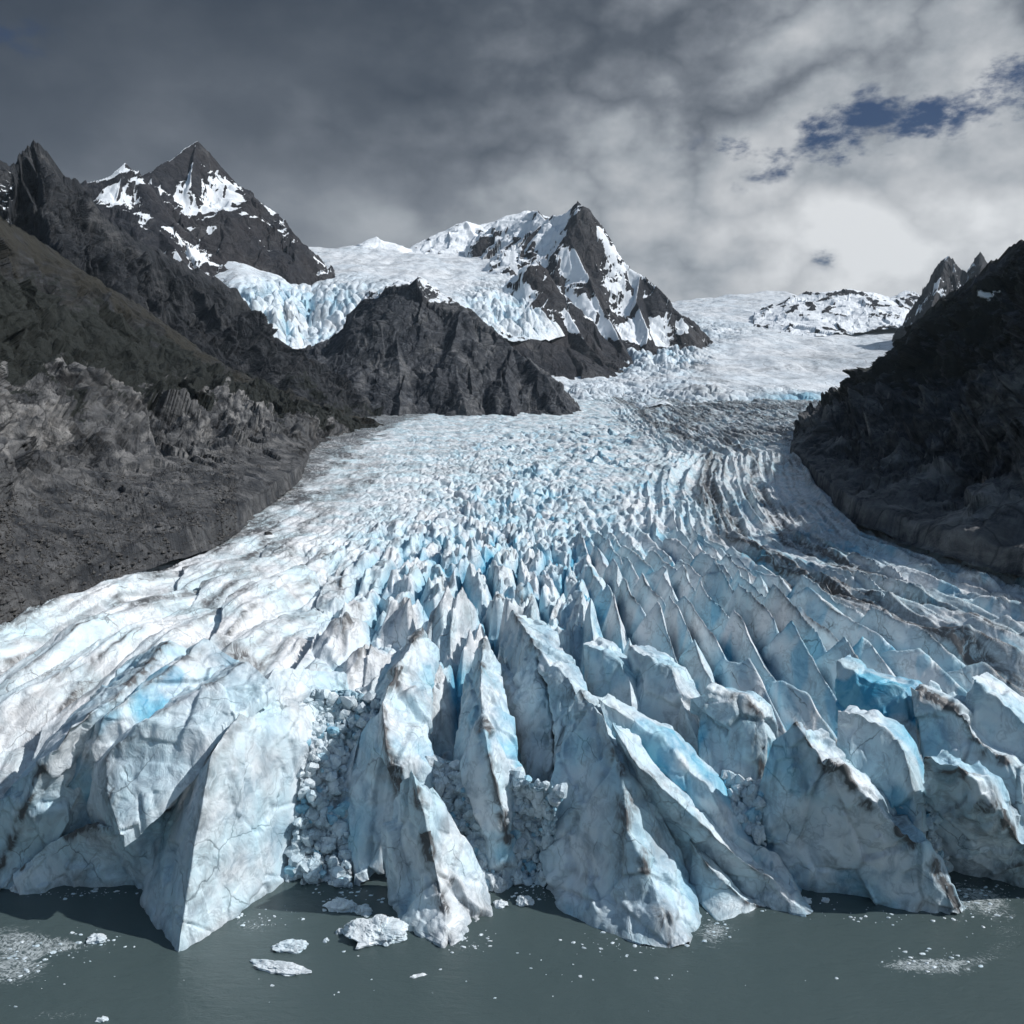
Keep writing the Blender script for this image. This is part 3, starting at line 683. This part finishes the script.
# pyramid peak
tent('pyramid_peak', 3000, 5700, 450, 800, [
    (1.35, [(577,203,4500),(588,214,4480),(600,234,4450),(613,250,4400),(628,264,4350),(643,274,4300),(655,285,4250),(668,300,4200),(682,315,4150),(689,330,4100),(693,348,4020)]),
    (1.4, [(577,203,4500),(566,211,4550),(552,215,4650)]),
    (.9, [(552,216,4650),(545,219,4700),(536,212,4900),(528,211,5000),(515,218,5000),(500,218,5050)]),
    (1.45, [(577,203,4500),(568,235,4350),(585,270,4150),(600,305,3950),(622,345,3700)]),
    (1.5, [(640,274,4300),(636,300,4150),(648,330,3950),(645,350,3850)]),
    (1.1, [(520,290,3900),(535,262,3850),(545,272,3800),(555,290,3750),(572,318,3650),(590,345,3500),(604,362,3400)]),
    (1.1, [(555,290,3750),(530,325,3550),(500,345,3400),(488,352,3350)]),
    (1.0, [(470,340,3150),(500,332,3220),(530,340,3280),(560,346,3330),(590,358,3400)]),
    (.8, [(545,219,4700),(520,245,4500),(510,262,4400)])],
    ROCK_PEAK, snow_by(.56, .62, 330, 480, 0, .65), 480, 460, 50, 300, 100, 6)
# snow massif behind
tent('snow_massif', 4300, 6500, 330, 600, [
    (.55, [(330,262,5200),(352,246,5200),(362,250,5200),(377,236,5200),(384,240,5200),(395,243,5250),(410,249,5300),(425,249,5400),(440,240,5500),(455,228,5550),(466,220,5600),(478,224,5650),(490,221,5700),(505,216,5700),(528,211,5700),(545,215,5700),(570,222,5700)]),
    (.6, [(466,220,5600),(480,245,5100)]), (.6, [(528,211,5700),(515,235,5200),(500,252,4900)])],
    ROCK_PEAK, snow_by(.75, .62, 0, 10, .1), 420, 260, 26, 260, 100, 7)
tent('far_snow_ridge', 4800, 7200, 740, 960, [
    (.42, [(745,318,6000),(770,312,5800),(790,300,5700),(806,292,5650),(830,291,5600),(850,289,5600),(862,292,5600),(880,294,5650),(895,300,5700),(905,291,5700),(915,300,5700),(950,310,5700)]),
    (.6, [(770,312,5800),(785,318,5500),(775,326,5350)]), (.7, [(850,289,5600),(848,305,5300),(830,320,5150)]),
    (.7, [(815,318,5300),(812,328,5150),(822,338,5000)]), (.7, [(895,300,5700),(880,318,5300)])],
    ROCK_PEAK, snow_by(.50, .68, 0, 10, .0), 420, 280, 24, 200, 100, 8)
tent('far_spire', 3600, 5200, 880, 1030, [
    (2.0, [(905,322,4300),(918,300,4300),(930,282,4300),(941,262,4300),(949,253,4300),(956,262,4300),(963,270,4300),(969,275,4300),(974,262,4300),(980,253,4300),(988,262,4300),(1010,280,4300)]),
    (1.9, [(949,253,4300),(938,285,4100),(930,312,3950)]), (1.9, [(984,259,4300),(972,295,4100)]),(1.9, [(969,275,4300),(955,310,4050)])],
    ROCK_PEAK, snow_by(.22, .58, 0, 10, .0, .3), 320, 320, 60, 110, 100, 9)

# ------------------------------------------------------------------ snowfields and icefalls in the back
def snow_loft(name, cols_, nu, nv, amp, scale, ice=lambda P: 0, seed=0, dirtf=lambda x, y, f: 0):
    C = np.array([[ay(*p) for p in c] for c in cols_])
    P, t, tv = resample(C, nu, nv, cat, cat)
    X, Y, Z = P[..., 0], P[..., 1], P[..., 2]
    PXp = 512+F*X/(Y*cP-(Z-H)*sP); PYp = 512-F*((Z-H)*cP+Y*sP)/(Y*cP-(Z-H)*sP)
    k = ice(PXp, PYp)
    e1, e2, h, dx, dy = vor2((X+.2*Y+30*pn(X/150, Y/150, 1))/scale, (Y+30*pn(X/150, Y/150, 5))/(scale*1.3), .95, seed)
    B = np.minimum(e1*2, .4+.6*RND[h, 2])+(RND[h, 3]-.5)*1.8*dx+(RND[h, 4]-.5)*1.8*dy
    c1, c2, hc, cx, cy = vor2(X/scale*2.7, Y/scale*2, .95, seed+4)
    Z = Z+k*amp*(B+.4*(np.minimum(c1*2, .6)+(RND[hc, 3]-.5)*2*cx)-.5)+amp*.5*fbm(X/260, Y/400, .5+seed, 4)
    bl = k*(.16+.40*sst(.30, .03, e1)*(RND[h, 5] > .4)); 
    di = .35*k*sst(0, .5, fbm(X/120, Y/120, 3, 4))+.25*sst(.15, .6, fbm(X/200, Y/90, 8, 4))*(1-k)
    bl = bl+.75*gb(PXp, PYp, 785, 399, 45, 6)
    di = di+dirtf(PXp, PYp, fbm(X/160, Y/220, 2, 4)); P = np.stack([X, Y, Z], -1)
    return tag(grid_mesh(name, P, ICE_FAR, dict(blue=np.clip(bl, 0, 1), dirt=np.clip(di, 0, 1), rub=0*di)), kind='structure')
def gb(px, py, cx, cy, rx, ry, p=2): return np.exp(-(np.abs((px-cx)/rx)**p+np.abs((py-cy)/ry)**p))
snow_loft('hanging_glacier', [
    [(205,264,3450),(210,285,3150),(225,310,2950),(245,335,2800),(262,350,2700)],
    [(240,263,3450),(245,282,3150),(255,305,2950),(270,330,2800),(283,352,2700)],
    [(272,250,4300),(278,272,3600),(285,296,3200),(292,322,2950),(298,352,2750)],
    [(300,244,4900),(300,265,4200),(305,290,3500),(308,320,3100),(305,350,2850)],
    [(335,246,5000),(340,262,4300),(345,283,3600),(350,312,3150),(352,342,2850)],
    [(380,248,5000),(385,262,4400),(392,280,3700),(395,305,3250),(395,330,2900)],
    [(430,252,5000),(435,265,4500),(445,280,3900),(445,300,3400),(440,325,3000)],
    [(480,252,5100),(485,264,4600),(492,280,4000),(495,305,3500),(490,335,3100)],
    [(530,250,5200),(535,264,4700),(540,285,4100),(542,310,3650),(535,338,3300)],
    [(575,250,5300),(580,268,4800),(582,290,4300),(575,312,3900),(565,335,3600)]],
    620, 420, 45, 75, lambda x, y: np.clip(gb(x, y, 300, 316, 100, 30, 3)+gb(x, y, 510, 308, 45, 24, 3), 0, 1), 31)
snow_loft('upper_snowfield', [
    [(480,426,2000),(490,420,2300),(500,410,2600),(510,395,2900),(520,370,3200),(530,350,3700),(540,330,4400),(560,315,5600),(580,310,7500)],
    [(570,416,2150),(575,408,2450),(580,398,2700),(585,388,3000),(595,372,3400),(605,352,3900),(615,335,4600),(630,316,5800),(640,304,7600)],
    [(640,412,2250),(645,404,2500),(650,394,2750),(655,384,3050),(660,368,3500),(665,350,4000),(670,336,4700),(680,314,6000),(690,300,7800)],
    [(710,411,2300),(712,402,2500),(714,388,2700),(716,381,3050),(718,366,3500),(718,348,4000),(718,334,4700),(720,312,6000),(720,297,8000)],
    [(780,410,2350),(780,400,2550),(780,389,2750),(785,383,3050),(785,366,3500),(780,350,4000),(780,336,4700),(780,314,6000),(775,292,8200)],
    [(850,412,2350),(850,402,2550),(848,392,2800),(850,383,3100),(850,368,3550),(850,353,4000),(850,338,4700),(850,322,5600),(850,306,7500)],
    [(930,414,2350),(930,404,2550),(928,394,2800),(925,380,3100),(925,362,3550),(920,346,4000),(920,333,4700),(920,320,5600),(920,310,7500)],
    [(1000,414,2350),(1000,404,2550),(1000,394,2800),(1000,380,3100),(1000,362,3550),(1000,346,4000),(1000,333,4700),(1000,320,5600),(1000,310,7500)]],
    760, 620, 40, 62, lambda x, y: np.clip(gb(x, y, 655, 356, 48, 20, 3)+.5*gb(x, y, 620, 398, 100, 16, 3)+.22*gb(x, y, 770, 397, 90, 13, 3)+.5*gb(x, y, 690, 330, 60, 10), 0, 1), 41, lambda x, y, f: .40*gb(x, y, 715, 390, 60, 11)*sst(-.4, .3, f)+.5*gb(x, y, 640, 408, 60, 6)*sst(-.3, .4, f)+.4*gb(x, y, 830, 360, 50, 9)+.5*gb(x, y, 700, 365, 25, 9)*sst(-.2, .3, f))

# ------------------------------------------------------------------ water
def water():
    m, nt, b = newmat('silty_water'); N = NT(nt); p = N.pos()
    foam = N.attr('foam')
    wp = N.n('ShaderNodeVectorMath', operation='SCALE'); N.put(wp.inputs[0], N.noisec(p, .06, 4)); wp.inputs['Scale'].default_value = 22
    warp = N.vm('ADD', p, wp.outputs[0])
    fn = N.noise(N.mapv(warp, (1, 1.7, 1)), .9, 8, .76); 0
    fs = N.m('ADD', N.m('MULTIPLY', foam, .42), fn)
    fn2 = N.noise(N.mapv(warp, (1, 1.4, 1)), .12, 5, .6)
    fm = N.m('MULTIPLY', N.m('MULTIPLY', N.rmp(fs, .72, .98, 0, .8), N.rmp(foam, .02, .35)), N.rmp(fn2, .36, .52))
    c = N.mix(N.noise(p, .02, 4), (.054, .080, .082), (.070, .098, .099))
    c = N.mix(fm, c, (.62, .68, .70))
    N.put(b.inputs['Base Color'], c); N.put(b.inputs['Roughness'], N.rmp(fm, 0, 1, .22, .7))
    b.inputs['Specular IOR Level'].default_value = .45
    h = N.m('ADD', N.noise(N.mapv(p, (1, 2.2, 1)), .35, 6, .6, .4), N.m('MULTIPLY', N.noise(N.mapv(p, (1, 1.6, 1)), 1.6, 4, .6), .35))
    N.put(b.inputs['Normal'], N.bump(h, .6, .4))
    xs = np.linspace(-260, 260, 420); yy = np.linspace(100, 330, 300)
    Y, X = np.meshgrid(yy, xs, indexing='ij')
    PX = 512+F*X/(Y*cP+H*sP); PY = 512+F*(H*cP-Y*sP)/(Y*cP+H*sP)
    fo = gb(PX, PY, 10, 955, 42, 30)*1.3+gb(PX, PY, 60, 945, 40, 7)*.8+gb(PX, PY, 60, 1015, 60, 8)*.5
    arc = np.hypot((PX-935)/75, (PY-930)/42)
    fo += .50*np.exp(-((arc-.95)/.33)**2)*sst(860, 960, PX)+.8*gb(PX, PY, 920, 965, 50, 7)+.6*gb(PX, PY, 975, 900, 35, 16)
    fo += .8*gb(PX, PY, 715, 932, 24, 18)+.55*gb(PX, PY, 465, 948, 34, 10)+.6*gb(PX, PY, 255, 925, 35, 12)+.4*gb(PX, PY, 640, 950, 60, 7)+.35*gb(PX, PY, 820, 935, 50, 5)
    Z = .12*fbm(X/7, Y/5, .4, 3)
    # widen the outermost ring so the lake runs on beyond the frame
    X[:, 0] -= 900; X[:, -1] += 900; Y[0, :] -= 300
    o = grid_mesh('water', np.stack([X, Y, Z], -1), m, dict(foam=np.clip(fo, 0, .8)))
    tag(o, kind='structure')
water()

# ------------------------------------------------------------------ loose ice
def blob(name, n, size, seed, mat, zfl=.3):
    """broken lump of ice: facetted, flattened, waterline-cut"""
    u = np.linspace(0, 2*math.pi, n*2+1); w = np.linspace(0, math.pi, n+1)
    W_, U = np.meshgrid(w, u, indexing='ij')
    D = np.stack([np.sin(W_)*np.cos(U), np.sin(W_)*np.sin(U), np.cos(W_)], -1)
    f, g = facet(D[..., 0]*1.1+seed*3.3, D[..., 1]*1.1, D[..., 2]*1.1, seed)
    r = 1+.5*f+.28*fbm(D[..., 0]*1.7+seed, D[..., 1]*1.7, D[..., 2]*1.7, 4)
    f3, g3 = facet(D[..., 0]*3+seed, D[..., 1]*3, D[..., 2]*3, seed+9); r += .10*f3
    P = D*r[..., None]*np.array(size)
    P[:, -1] = P[:, 0]; P[0] = P[0].mean(0); P[-1] = P[-1].mean(0)
    P[..., 2] = np.maximum(P[..., 2], -zfl*size[2])
    bl = sst(.1, -.5, D[..., 2])*.5
    return grid_mesh(name, P, mat, dict(blue=bl, dirt=bl*0+.08, rub=bl*0), smooth=False)
floes = [
 (376,934,(7.5,6,3.6),'large lumpy white ice chunk floating in front of the pointed central spire',40),
 (291,948,(4.6,2.4,1.4),'small wedge of floating ice right of the white prow, upper of two',24),
 (279,969,(7.2,2.2,1.1),'long flat floe with a raised lump, lower of the two right of the prow',24),
 (343,908,(4.6,2.6,1.7),'grey half-sunken ice slab at the foot of the rubble gully',20),
 (363,912,(2.6,2.2,1.5),'small white ice lump touching the large lumpy chunk',16),
 (340,932,(1.2,1.1,.8),'tiny round ice ball left of the large lumpy chunk',10),
 (326,941,(.8,.8,.5),'tiniest ice bit between the wedge floe and the large chunk',10),
 (97,940,(2.6,2.0,1.2),'round ice lump at the tip of the foam streak on the left water',16),
 (102,1020,(1.4,.8,.6),'tiny white ice fragment near the bottom left corner',10),
 (418,976,(2.2,.6,.4),'thin sliver of ice alone on the water below the central spire',10),
 (825,901,(1.2,1.0,.8),'tiny ice bit right of the brown ridge toe, against the wide triangular block',10),
 (806,902,(1.6,1.2,1.0),'small ice bit beside the tip of the scalloped blue ridge',10),
 (22,889,(3.2,2.4,1.8),'pale ice lump at the waterline on the far left',14),
 (500,905,(2.0,1.6,1.2),'ice lump in dark water left of the biggest pyramid',12),
 (524,903,(2.6,2.0,1.8),'pair-sized ice lump against the left foot of the biggest pyramid',14),
 (767,900,(1.2,1.0,.6),'tiny ice crumb between the two slanting ridge toes',10)]
for i, (px, py, s, lab, n) in enumerate(floes):
    o = blob('ice_floe', n, s, i+2, ICE_LUMP, .25)
    c = az(px, py, 0); o.location = (c[0], c[1], .15*s[2]); o.rotation_euler = (0, 0, rng.uniform(-.5, .5))
    tag(o, lab, 'ice floe', 'ice floating on the water')

def brash():
    r = np.random.default_rng(21); V = []; Q = []; i = 0
    zones = [(60,945,60,14,90),(20,965,30,25,60),(965,900,40,22,110),(925,962,45,10,70),(640,945,50,8,60),(715,930,18,12,45),(470,940,30,10,40),(260,915,40,10,50),
             (345,895,25,10,60),(525,893,28,8,60),(80,893,60,5,60),(790,905,50,8,50),(870,918,60,6,30),(450,975,300,30,45),(1000,890,30,10,30)]
    for cx, cy, sx_, sy_, nn in zones:
        for k in range(nn):
            px, py = r.normal(cx, sx_*.6), r.normal(cy, sy_*.6)
            c = az(px, max(py, 872), 0); sz = .10+.55*r.random()**4
            a, _ = np.linalg.qr(r.normal(size=(3, 3)))
            v = (LUMPS[r.integers(6)]@a)*sz*[1.4, 1, .6]; V.append(v+c); Q.append(LQ+48*i); i += 1
    V = np.concatenate(V)
    tag(raw_mesh('brash_ice', V, np.concatenate(Q), ICE_LUMP, dict(blue=np.full(len(V), .1), dirt=np.full(len(V), .05)), False), kind='stuff')
brash()
# ------------------------------------------------------------------ stones on the left shore
def stone(name, n, size, seed, mat):
    o = blob(name, n, size, seed, mat, .5)
    me = o.data
    return o
STONE = rock_material('boulder_stone', (.035, .035, .037), (.07, .068, .066), (.13, .128, .125), 14.0)
bl_ = [(97,576,(3.4,2.6,2.2),'dark boulder lying on the ice edge below the scree'),
       (82,581,(2.2,1.8,1.4),'smaller dark boulder just left of the one on the ice edge'),
       (137,566,(2.4,1.6,1.0),'flat dark stone on white ice beside the scree toe'),
       (268,535,(2.4,2.0,1.6),'lone dark stone on the smooth white ice, furthest up the left side')]
for i, (px, py, sz, lab) in enumerate(bl_):
    best = None
    for zz_ in np.arange(50, 95, .5):       # walk the view ray down to the ice
        c = az(px, py, zz_); g = float(glacier_z(np.array([[c[0]]]), np.array([[c[1]]]))[0, 0])
        if best is None or abs(g-zz_) < best[0]: best = (abs(g-zz_), c)
    o = stone('boulder', 10, sz, 60+i, STONE); o.location = tuple(best[1]+np.array([0, 0, .3*sz[2]]))
    tag(o, lab, 'boulder', 'boulders on the glacier margin')
def scree():
    r = np.random.default_rng(3); nn = 5200
    m_, k_ = PL1.shape[:2]
    ii = r.integers(int(m_*.18), int(m_*.52), nn); jj = (k_*(1-.20*r.random(nn)**1.6)).astype(int)-1
    C = PL1[ii, jj]
    base = np.array([[1,0,0],[-1,0,0],[0,1,0],[0,-1,0],[0,0,1],[0,0,-1.]])
    tri = np.array([[0,2,4],[2,1,4],[1,3,4],[3,0,4],[2,0,5],[1,2,5],[3,1,5],[0,3,5]])
    sz = .35+1.5*r.random(nn)**5
    V = base[None]*(1+.9*(r.random((nn, 6, 1))-.5))*np.stack([sz*1.2, sz, sz*.8], -1)[:, None]+.25*sz[:, None, None]*(r.random((nn, 6, 3))-.5)
    a = r.random(nn)*6.28; c_, s_ = np.cos(a)[:, None], np.sin(a)[:, None]
    V = np.stack([V[..., 0]*c_-V[..., 1]*s_, V[..., 0]*s_+V[..., 1]*c_, V[..., 2]], -1)+C[:, None]
    T = (tri[None]+6*np.arange(nn)[:, None, None]).reshape(-1, 3)
    o = raw_mesh('scree', V.reshape(-1, 3), T, STONE, None, False); tag(o, kind='stuff')
scree()

# ------------------------------------------------------------------ air
hm = bpy.data.materials.new('haze'); hm.use_nodes = True; ht = hm.node_tree; ht.nodes.clear()
ho = ht.nodes.new('ShaderNodeOutputMaterial'); hv = ht.nodes.new('ShaderNodeVolumePrincipled')
hv.inputs['Color'].default_value = (.70, .86, 1.0, 1); hv.inputs['Density'].default_value = 1.5e-5; hv.inputs['Anisotropy'].default_value = .2
ht.links.new(hv.outputs[0], ho.inputs['Volume'])
hx, hy0, hy1, hz0, hz1 = 6500, -900, 9200, -1400, 1500
bv = np.array([(x, y, z) for x in (-hx, hx) for y in (hy0, hy1) for z in (hz0, hz1)], float)
bq = np.array([(0,1,3,2),(4,6,7,5),(0,4,5,1),(2,3,7,6),(0,2,6,4),(1,5,7,3)])
tag(raw_mesh('haze', bv, bq, hm, None, False), kind='stuff')

# ------------------------------------------------------------------ light, sky, camera
SAZ, SEL = R(94), R(43)                  # sun to the right and somewhat behind the mountains
sd = np.array([math.sin(SAZ)*math.cos(SEL), math.cos(SAZ)*math.cos(SEL), math.sin(SEL)])
sun = bpy.data.lights.new('sun', 'SUN'); sun.energy = 4.2; sun.angle = R(.6); sun.color = (1, .975, .95)
so = bpy.data.objects.new('sun', sun); COL.objects.link(so)
from mathutils import Vector
so.rotation_euler = Vector(sd).to_track_quat('Z', 'Y').to_euler()
w = bpy.data.worlds.new('World'); SC.world = w; w.use_nodes = True
nt = w.node_tree; N = NT(nt); bg = nt.nodes['Background']
sky = N.n('ShaderNodeTexSky', sky_type='NISHITA'); sky.sun_disc = False; sky.sun_elevation = SEL; sky.sun_rotation = SAZ
d = N.n('ShaderNodeTexCoord').outputs['Generated']
sep = N.n('ShaderNodeSeparateXYZ'); N.put(sep.inputs[0], d)
dx, dy, dz = sep.outputs
zz = N.m('MAXIMUM', dz, .0)
den = N.m('ADD', zz, .30)
cmb = N.n('ShaderNodeCombineXYZ'); N.put(cmb.inputs[0], N.m('DIVIDE', dx, den)); N.put(cmb.inputs[1], N.m('DIVIDE', dy, den)); cmb.inputs[2].default_value = .4
cp = cmb.outputs[0]
tx = N.m('DIVIDE', dx, N.m('MAXIMUM', dy, .15))          # bearing to the right of straight ahead
def wblob(x0, z0, rx, rz, k=0.):
    z0 = N.m('ADD', N.m('MULTIPLY', N.m('SUBTRACT', tx, x0), k), z0)
    a = N.m('DIVIDE', N.m('SUBTRACT', tx, x0), rx); b_ = N.m('DIVIDE', N.m('SUBTRACT', dz, z0), rz)
    q = N.m('ADD', N.m('MULTIPLY', a, a), N.m('MULTIPLY', b_, b_)); return N.m('EXPONENT', N.m('MULTIPLY', q, -1.0))
n1 = N.noise(cp, 1.3, 7, .55, .2); n2 = N.noise(N.mapv(d, (1, 1, 1.5)), 4.2, 8, .56, .0)
bil = N.m('ABSOLUTE', N.m('SUBTRACT', N.noise(N.mapv(d, (1, 1, 1.4)), 6.5, 6, .5), .5)); n3 = N.noise(N.mapv(d, (1, 1, 2)), 13., 7, .62)
# cloud brightness: heavy grey high up and left, thinner and brighter low on the right
bright = N.m('ADD', N.m('MULTIPLY', N.rmp(tx, -.45, .45), .54), N.m('MULTIPLY', N.rmp(dz, .45, .10), .34))
bright = N.m('ADD', bright, N.m('MULTIPLY', N.m('SUBTRACT', n1, .5), .4))
bright = N.m('ADD', bright, N.m('MULTIPLY', N.m('SUBTRACT', n2, .5), N.rmp(tx, -.3, .35, .7, 2.4)))
bright = N.m('ADD', bright, N.m('MULTIPLY', N.m('SUBTRACT', bil, .10), N.rmp(tx, -.35, .3, .5, 3.0)))
bright = N.m('ADD', bright, N.m('MULTIPLY', wblob(.33, .20, .20, .07), .10))
bright = N.m('ADD', bright, N.m('MULTIPLY', wblob(.08, .15, .45, .08), .14))
bright = N.m('ADD', bright, .06)
bright = N.m('ADD', bright, N.m('MULTIPLY', N.rmp(dz, .28, .46), -.16))
bright = N.m('ADD', bright, N.m('ADD', N.m('MULTIPLY', N.rmp(dz, .58, .85), .10), N.m('MULTIPLY', N.rmp(dy, .25, -.3), .05)))  # clouds out of view, overhead and behind, brightened for extra fill light
cc = N.n('ShaderNodeValToRGB'); N.put(cc.inputs[0], N.m('MULTIPLY', N.m('ADD', bright, N.m('ADD', N.m('MULTIPLY', N.rmp(dz, .32, .12), .10), N.m('MULTIPLY', N.rmp(tx, .0, .4), .12))), .69))
el = cc.color_ramp.elements
el[0].position = .0; el[0].color = (.048, .062, .086, 1)
el[1].position = 1.; el[1].color = (.74, .76, .78, 1)
for p_, c_ in ((.175, (.092, .110, .138, 1)), (.35, (.185, .208, .242, 1)), (.54, (.35, .38, .415, 1)), (.74, (.52, .54, .565, 1))):
    e_ = el.new(p_); e_.color = c_
gap = N.m('ADD', N.m('ADD', N.m('MULTIPLY', wblob(.47, .276, .30, .036, .14), 1.02), N.m('MULTIPLY', wblob(.345, .148, .022, .016), .62)), N.m('MULTIPLY', wblob(-.60, .33, .14, .10), .45))
gapn = N.m('ADD', gap, N.m('MULTIPLY', N.m('SUBTRACT', n3, .51), 3.6))
gapm = N.m('MULTIPLY', N.m('MULTIPLY', N.rmp(gapn, .42, 1.0), N.rmp(gap, .12, .5)), N.rmp(dy, 0, .3))
skyc = N.n('ShaderNodeMix', data_type='RGBA', blend_type='MULTIPLY'); skyc.inputs[0].default_value = 1
N.put(skyc.inputs[6], sky.outputs[0]); skyc.inputs[7].default_value = (.15, .20, .30, 1)
sc_ = N.n('ShaderNodeVectorMath', operation='SCALE'); N.put(sc_.inputs[0], cc.outputs[0]); sc_.inputs['Scale'].default_value = 10.0
# unseen blue opening overhead and behind the viewer, added to fill the shadows
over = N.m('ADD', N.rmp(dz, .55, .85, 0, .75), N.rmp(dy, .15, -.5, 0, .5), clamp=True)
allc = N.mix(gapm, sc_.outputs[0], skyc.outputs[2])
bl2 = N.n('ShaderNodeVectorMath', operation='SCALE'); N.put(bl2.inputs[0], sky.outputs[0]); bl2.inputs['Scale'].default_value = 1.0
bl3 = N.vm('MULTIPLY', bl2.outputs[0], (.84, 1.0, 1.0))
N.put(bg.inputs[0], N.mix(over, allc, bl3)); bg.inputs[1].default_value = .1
 

cam = bpy.data.cameras.new('camera'); cam.lens = F/1024*36; cam.sensor_width = 36; cam.clip_end = 40000; cam.clip_start = 1
co = bpy.data.objects.new('camera', cam); COL.objects.link(co); co.location = (0, 0, H); co.rotation_euler = (R(90)-PITCH, 0, 0)
SC.camera = co
SC.view_settings.view_transform = 'Standard'; SC.view_settings.look = 'None'; SC.view_settings.exposure = 0; SC.view_settings.gamma = 1
SC.cycles.max_bounces = 4; SC.cycles.diffuse_bounces = 2; SC.cycles.glossy_bounces = 2; SC.cycles.volume_bounces = 0
SC.cycles.use_adaptive_sampling = True; SC.cycles.adaptive_threshold = .03
